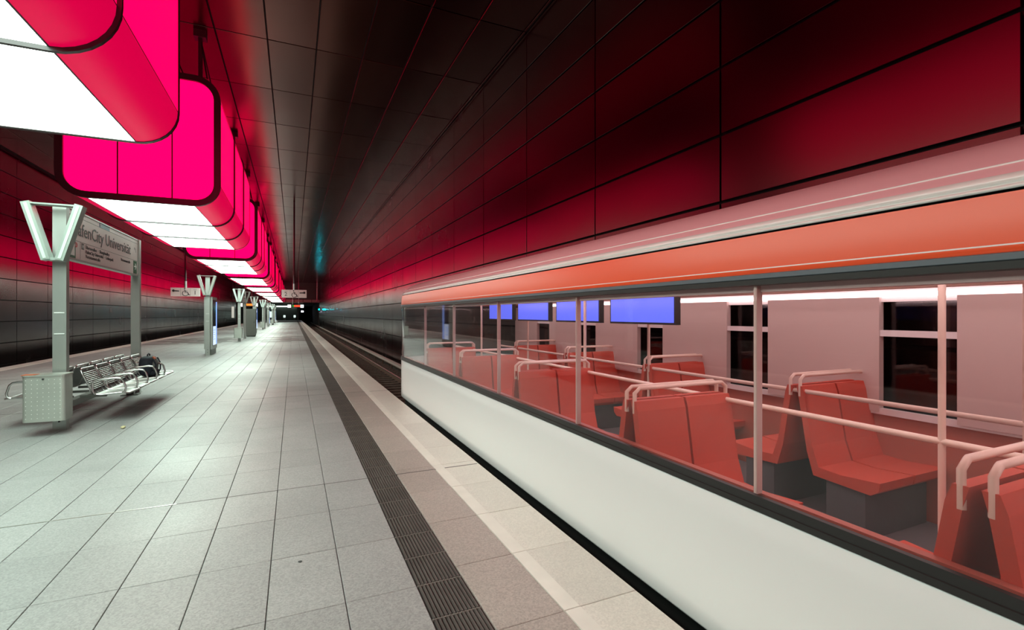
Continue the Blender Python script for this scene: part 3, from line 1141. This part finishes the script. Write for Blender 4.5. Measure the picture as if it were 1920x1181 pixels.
# ------------------------------------------------------------------ light fin posts with information screens
def make_kiosk():
    t = thing('info_pillar', 'x', 'display', (PX, 0, 0), 'screen pillars with light fins')
    make_post(t, 0.0, 3.05)
    make_vee(t, -0.20, -1)
    MB().box(-0.14, 0.14, 0.12, 1.35, 0.22, 2.28).build('cabinet', 'steel_post', t)
    MB().box(-0.11, 0.11, 0.14, 1.30, 0.0, 0.22).build('plinth', 'grey_box', t)
    for s in (-1, 1):
        sc = MB().box(min(s * 0.14, s * 0.146), max(s * 0.14, s * 0.146), 0.22, 1.26, 0.36, 2.16).build('screen_glass', 'screen_dark', t)
        a, b_ = sorted((s * 0.146, s * 0.149))
        MB().box(a, b_, 0.24, 0.95, 0.38, 1.12).build('screen_page', 'screen_pale', sc)
        MB().box(a, b_, 1.00, 1.24, 0.38, 2.10).build('screen_edge', 'screen_blue', sc)
        tx = MB()
        for i, w in enumerate((0.5, 0.36, 0.42, 0.25, 0.46)):
            tx.box(min(s * 0.149, s * 0.151), max(s * 0.149, s * 0.151), 0.30, 0.30 + w, 0.95 - 0.09 * i, 0.985 - 0.09 * i)
        tx.build('screen_text', 'screen_blue', sc)
    return t


kio0 = make_kiosk()
kio_labels = ['steel post with light fins and blue lit screen cabinet, nearest beyond the bench',
              'second screen pillar with light fins, behind the tall grey cabinet',
              'third screen pillar with light fins along the platform',
              'farthest screen pillar with light fins along the platform']
for i, y in enumerate((22.3, 46.6, 70.4, 94.4)):
    o = kio0 if i == 0 else copy_tree(kio0)
    o.location = (PX - 0.1, y - 0.3, 0)
    o['label'] = kio_labels[i]

# grey cabinet, help pillar
t = thing('ticket_cabinet', 'tall plain grey steel cabinet beside the second name sign posts', 'cabinet', (-2.8, 39.4, 0))
MB().box(-0.30, 0.30, -0.32, 0.32, 0.06, 1.98).build('cabinet_body', 'grey_box', t)
MB().box(-0.27, 0.27, -0.29, 0.29, 0.0, 0.06).build('cabinet_plinth', 'dark_box', t)
MB().box(-0.27, 0.27, -0.33, -0.32, 0.12, 1.93).build('cabinet_door', 'grey_box', t)
MB().box(0.19, 0.22, -0.345, -0.33, 0.95, 1.10).build('door_handle', 'dark_box', t)

# ------------------------------------------------------------------ hanging direction signs
def wheelchair(parent, cx, cz, y, s):
    mb = MB()

    def seg(pts, r_):
        mb.tube([(cx + a * s, y, cz + b * s) for (a, b) in pts], r_ * s, 6)
    arc = [(0.0 + 0.30 * math.cos(R(a)), -0.15 + 0.30 * math.sin(R(a))) for a in range(125, 361 + 20, 16)]
    seg(arc, 0.035)
    seg([(-0.06, 0.30), (-0.02, -0.02), (0.22, -0.04), (0.36, -0.34), (0.46, -0.30)], 0.045)
    seg([(-0.04, 0.14), (0.20, 0.12)], 0.035)
    n = 10
    mb.prism([(cx + (-0.07 + 0.075 * math.cos(6.283 * i / n)) * s, cz + (0.42 + 0.075 * math.sin(6.283 * i / n)) * s) for i in range(n)], 'y', y - 0.006, y + 0.004)
    return mb.build('wheelchair_symbol', 'sign_ink', parent)


def make_dir_sign(label, x, y, number, left):
    t = thing('direction_sign', label, 'sign', (x, y, 0), 'hanging lift direction signs')
    w, z0, z1 = 0.65, 2.54, 2.99
    MB().box(-w, w, -0.05, 0.05, z0, z1).build('sign_board', 'sign_face', t)
    MB().tube([(0, 0, z1), (0, 0, H)], 0.045, 10).build('hanging_rod', 'lamp_frame', t)
    MB().tube([(0, 0, z1), (0, 0, z1 + 0.35)], 0.06, 10).build('rod_sleeve', 'steel_post', t)
    ln = MB()
    for c in (-w / 3, w / 3):
        ln.box(c - 0.004, c + 0.004, -0.052, -0.05, z0 + 0.02, z1 - 0.02)
    ln.build('ruling', 'grey_box', t)
    sgn = -1 if left else 1
    cx, cz = sgn * 2 * w / 3, (z0 + z1) / 2 + 0.06
    # blunt pictogram of a pointing hand-like arrow
    ar = [(-0.16, -0.035), (0.05, -0.035), (0.07, -0.06), (0.13, -0.05), (0.16, 0.0), (0.13, 0.06), (0.06, 0.075), (0.05, 0.03), (-0.16, 0.015)]
    MB().prism([(cx + sgn * p[0], cz + p[1]) for p in ar], 'y', -0.056, -0.05).build('arrow', 'sign_ink', t, fix=True)
    wheelchair(t, 0.0, (z0 + z1) / 2, -0.052, 0.44)
    text(number, 0.30, 'sign_ink', t, (-sgn * 2 * w / 3, -0.053, z0 + 0.10), FACE_Y, align='CENTER')
    text('Gleis', 0.075, 'grey_box', t, (-sgn * 2 * w / 3, -0.053, z1 - 0.12), FACE_Y, align='CENTER')
    return t


make_dir_sign('hanging sign with arrow, wheelchair symbol and number 1 on the left side', -5.20, 30.3, '1', True)
make_dir_sign('hanging sign with number 2, wheelchair symbol and arrow over the right side', 0.02, 30.3, '2', False)

t = thing('hanging_banner', 'narrow pale panel, tinted as if lit pink, hanging left of the second waste bin', 'banner', (-4.5, 45.0, 0))
MB().box(-0.09, 0.09, -0.03, 0.03, 1.30, 2.22).build('banner_panel', 'sign_face', t)
MB().tube([(0, 0, 2.22), (0, 0, H)], 0.012, 6).build('hanging_rod', 'lamp_frame', t)


# ------------------------------------------------------------------ train destination displays
def make_board(label, x, y, led):
    t = thing('departure_board', label, 'display', (x, y, 0), 'hanging departure boards')
    MB().box(-0.62, 0.62, -0.1, 0.1, 2.58, 3.00).build('board_case', 'dark_box', t)
    MB().box(-0.20, 0.58, -0.106, -0.10, 2.68, 2.94).build('led_text', led, t)
    MB().box(-0.44, -0.22, -0.106, -0.10, 2.70, 2.92).build('line_field', 'led_green', t)
    for s in (-1, 1):
        MB().box(s * 0.86 - 0.22, s * 0.86 + 0.22, -0.08, 0.08, 2.56, 3.0).build('lit_cube', 'box_white', t)
        MB().tube([(s * 0.4, 0, 3.0), (s * 0.4, 0, H)], 0.03, 6).build('hanging_rod', 'steel_post', t)
    b_ = MB().box(0.80, 0.92, -0.085, -0.08, 2.72, 2.86).build('clock_mark', 'dark_box', t)
    return t


make_board('dark departure board with orange letters and lit cubes on the left', -5.3, 70.0, 'led_orange')
make_board('dark departure board with red letters between white cubes on the right', 0.25, 78.0, 'led_red')

# ------------------------------------------------------------------ gallery and far end of the platform
g = thing('wall_far', 'gallery front and glazed lobby at the far end of the platform', 'wall', kind='structure')
MB().box(XL, XR + 0.3, Y1, Y1 + 0.5, 4.55, H + 0.3).build('gallery_glazing', 'end_wall', g)
MB().box(XL, XR + 0.3, Y1 - 0.1, Y1 + 0.5, 4.0, 4.55).build('gallery_beam', 'beam', g)
for i in range(9):
    x = XL + 1.6 * i + 0.8
    MB().box(x - 0.05, x + 0.05, Y1 - 0.14, Y1 - 0.1, 4.0, 4.55).build('beam_rib', 'lamp_frame', g)
MB().box(XL, PR, Y1 + 0.5, PEND + 4, 3.85, 4.0).build('lobby_soffit', 'soffit', g)
MB().box(XL, PR - 0.9, PEND + 1.0, PEND + 1.3, -0.2, 3.85).build('lobby_wall', 'end_wall', g)
for (xa, xb) in ((-7.5, -4.6), (-4.3, -1.2), (-0.9, 0.55)):
    MB().box(xa, xb, PEND + 0.2, PEND + 0.9, 3.55, 3.75).build('strip_light', 'hall_light', g)
MB().box(0.75, 1.15, PEND - 1.0, PEND - 0.5, 0, 3.85).build('lobby_column', 'beam', g)
for s in (-2.45, -0.05):
    MB().box(s, s + 0.45, PEND - 3.5, PEND + 0.8, 0.0, 1.0).build('escalator_side', 'grey_box', g)
    MB().box(s, s + 0.5, PEND - 3.6, PEND - 3.5, 0.75, 1.35).build('escalator_lamp', 'poster_glow', g)
MB().box(XL, XR + 2, 170, 170.3, ZT, H).build('tunnel_end', 'joint_black', g)
MB().box(XR + 0.06, XR + 0.3, Y1, 170, ZT, 4.6).build('tunnel_wall', 'concrete', g)
MB().box(PR - 0.6, PR - 0.3, PEND + 1.3, 170, ZT, 4.6).build('tunnel_wall', 'concrete', g)
MB().box(PR - 0.6, XR + 0.3, Y1 + 0.5, 170, 4.0, 4.2).build('tunnel_roof', 'concrete', g)
MB().box(XL - 0.3, XL - 0.06, Y1, 170, ZT, 4.6).build('tunnel_wall', 'concrete', g)

t = thing('poster_case', 'small lit poster case before the dark lobby wall', 'poster', (-5.2, PEND - 2.0, 0))
MB().box(-0.95, 0.95, -0.1, 0.1, 0.0, 2.5).build('case_frame', 'grey_box', t)
MB().box(-0.45, 0.45, -0.11, -0.10, 0.75, 2.3).build('poster_sheet', 'poster_glow', t)

t = thing('gum_spot', 'flattened dark chewing gum spot on a grey tile left of the ribbed strip', 'stain', (0.038, 3.41, 0))
MB().prism([(0.013 * math.cos(6.283 * i / 9) * random.uniform(.8, 1.2), 0.011 * math.sin(6.283 * i / 9) * random.uniform(.8, 1.2)) for i in range(9)], 'z', 0.0, 0.003).build('gum', 'gum', t)

t = thing('track_signal', 'small cyan railway signal lamp glowing on the far right wall', 'signal', (4.35, 98.0, 0))
MB().box(-0.18, 0.18, -0.05, 0.15, 2.1, 2.95).build('signal_head', 'dark_box', t)
MB().tube([(0, -0.07, 2.5), (0, -0.04, 2.5)], 0.11, 10).build('signal_lens', 'signal_cyan', t)
MB().box(-0.04, 0.04, 0.0, 0.1, ZT, 2.1).build('signal_mast', 'dark_box', t)
t = thing('tunnel_light', 'white lamp inside the dark tunnel mouth at the far end', 'lamp', (2.2, 150.0, -0.02))
MB().box(-0.3, 0.3, -0.05, 0.05, 2.2, 2.6).build('lamp_face', 'tunnel_lamp', t)
MB().box(-0.35, 0.35, 0.05, 0.25, 2.15, 4.0).build('lamp_housing', 'dark_box', t)
t = thing('downpipe', 'slim white vertical pipe at the far corner of ceiling and right wall', 'pipe', (4.3, 105.5, 0))
MB().tube([(0, 0, 4.3), (0, 0, H)], 0.10, 8).build('pipe_run', 'sign_white', t)
MB().tube([(0, 0, 6.9), (0, 0, 7.05)], 0.14, 8).build('pipe_collar', 'steel_post', t)
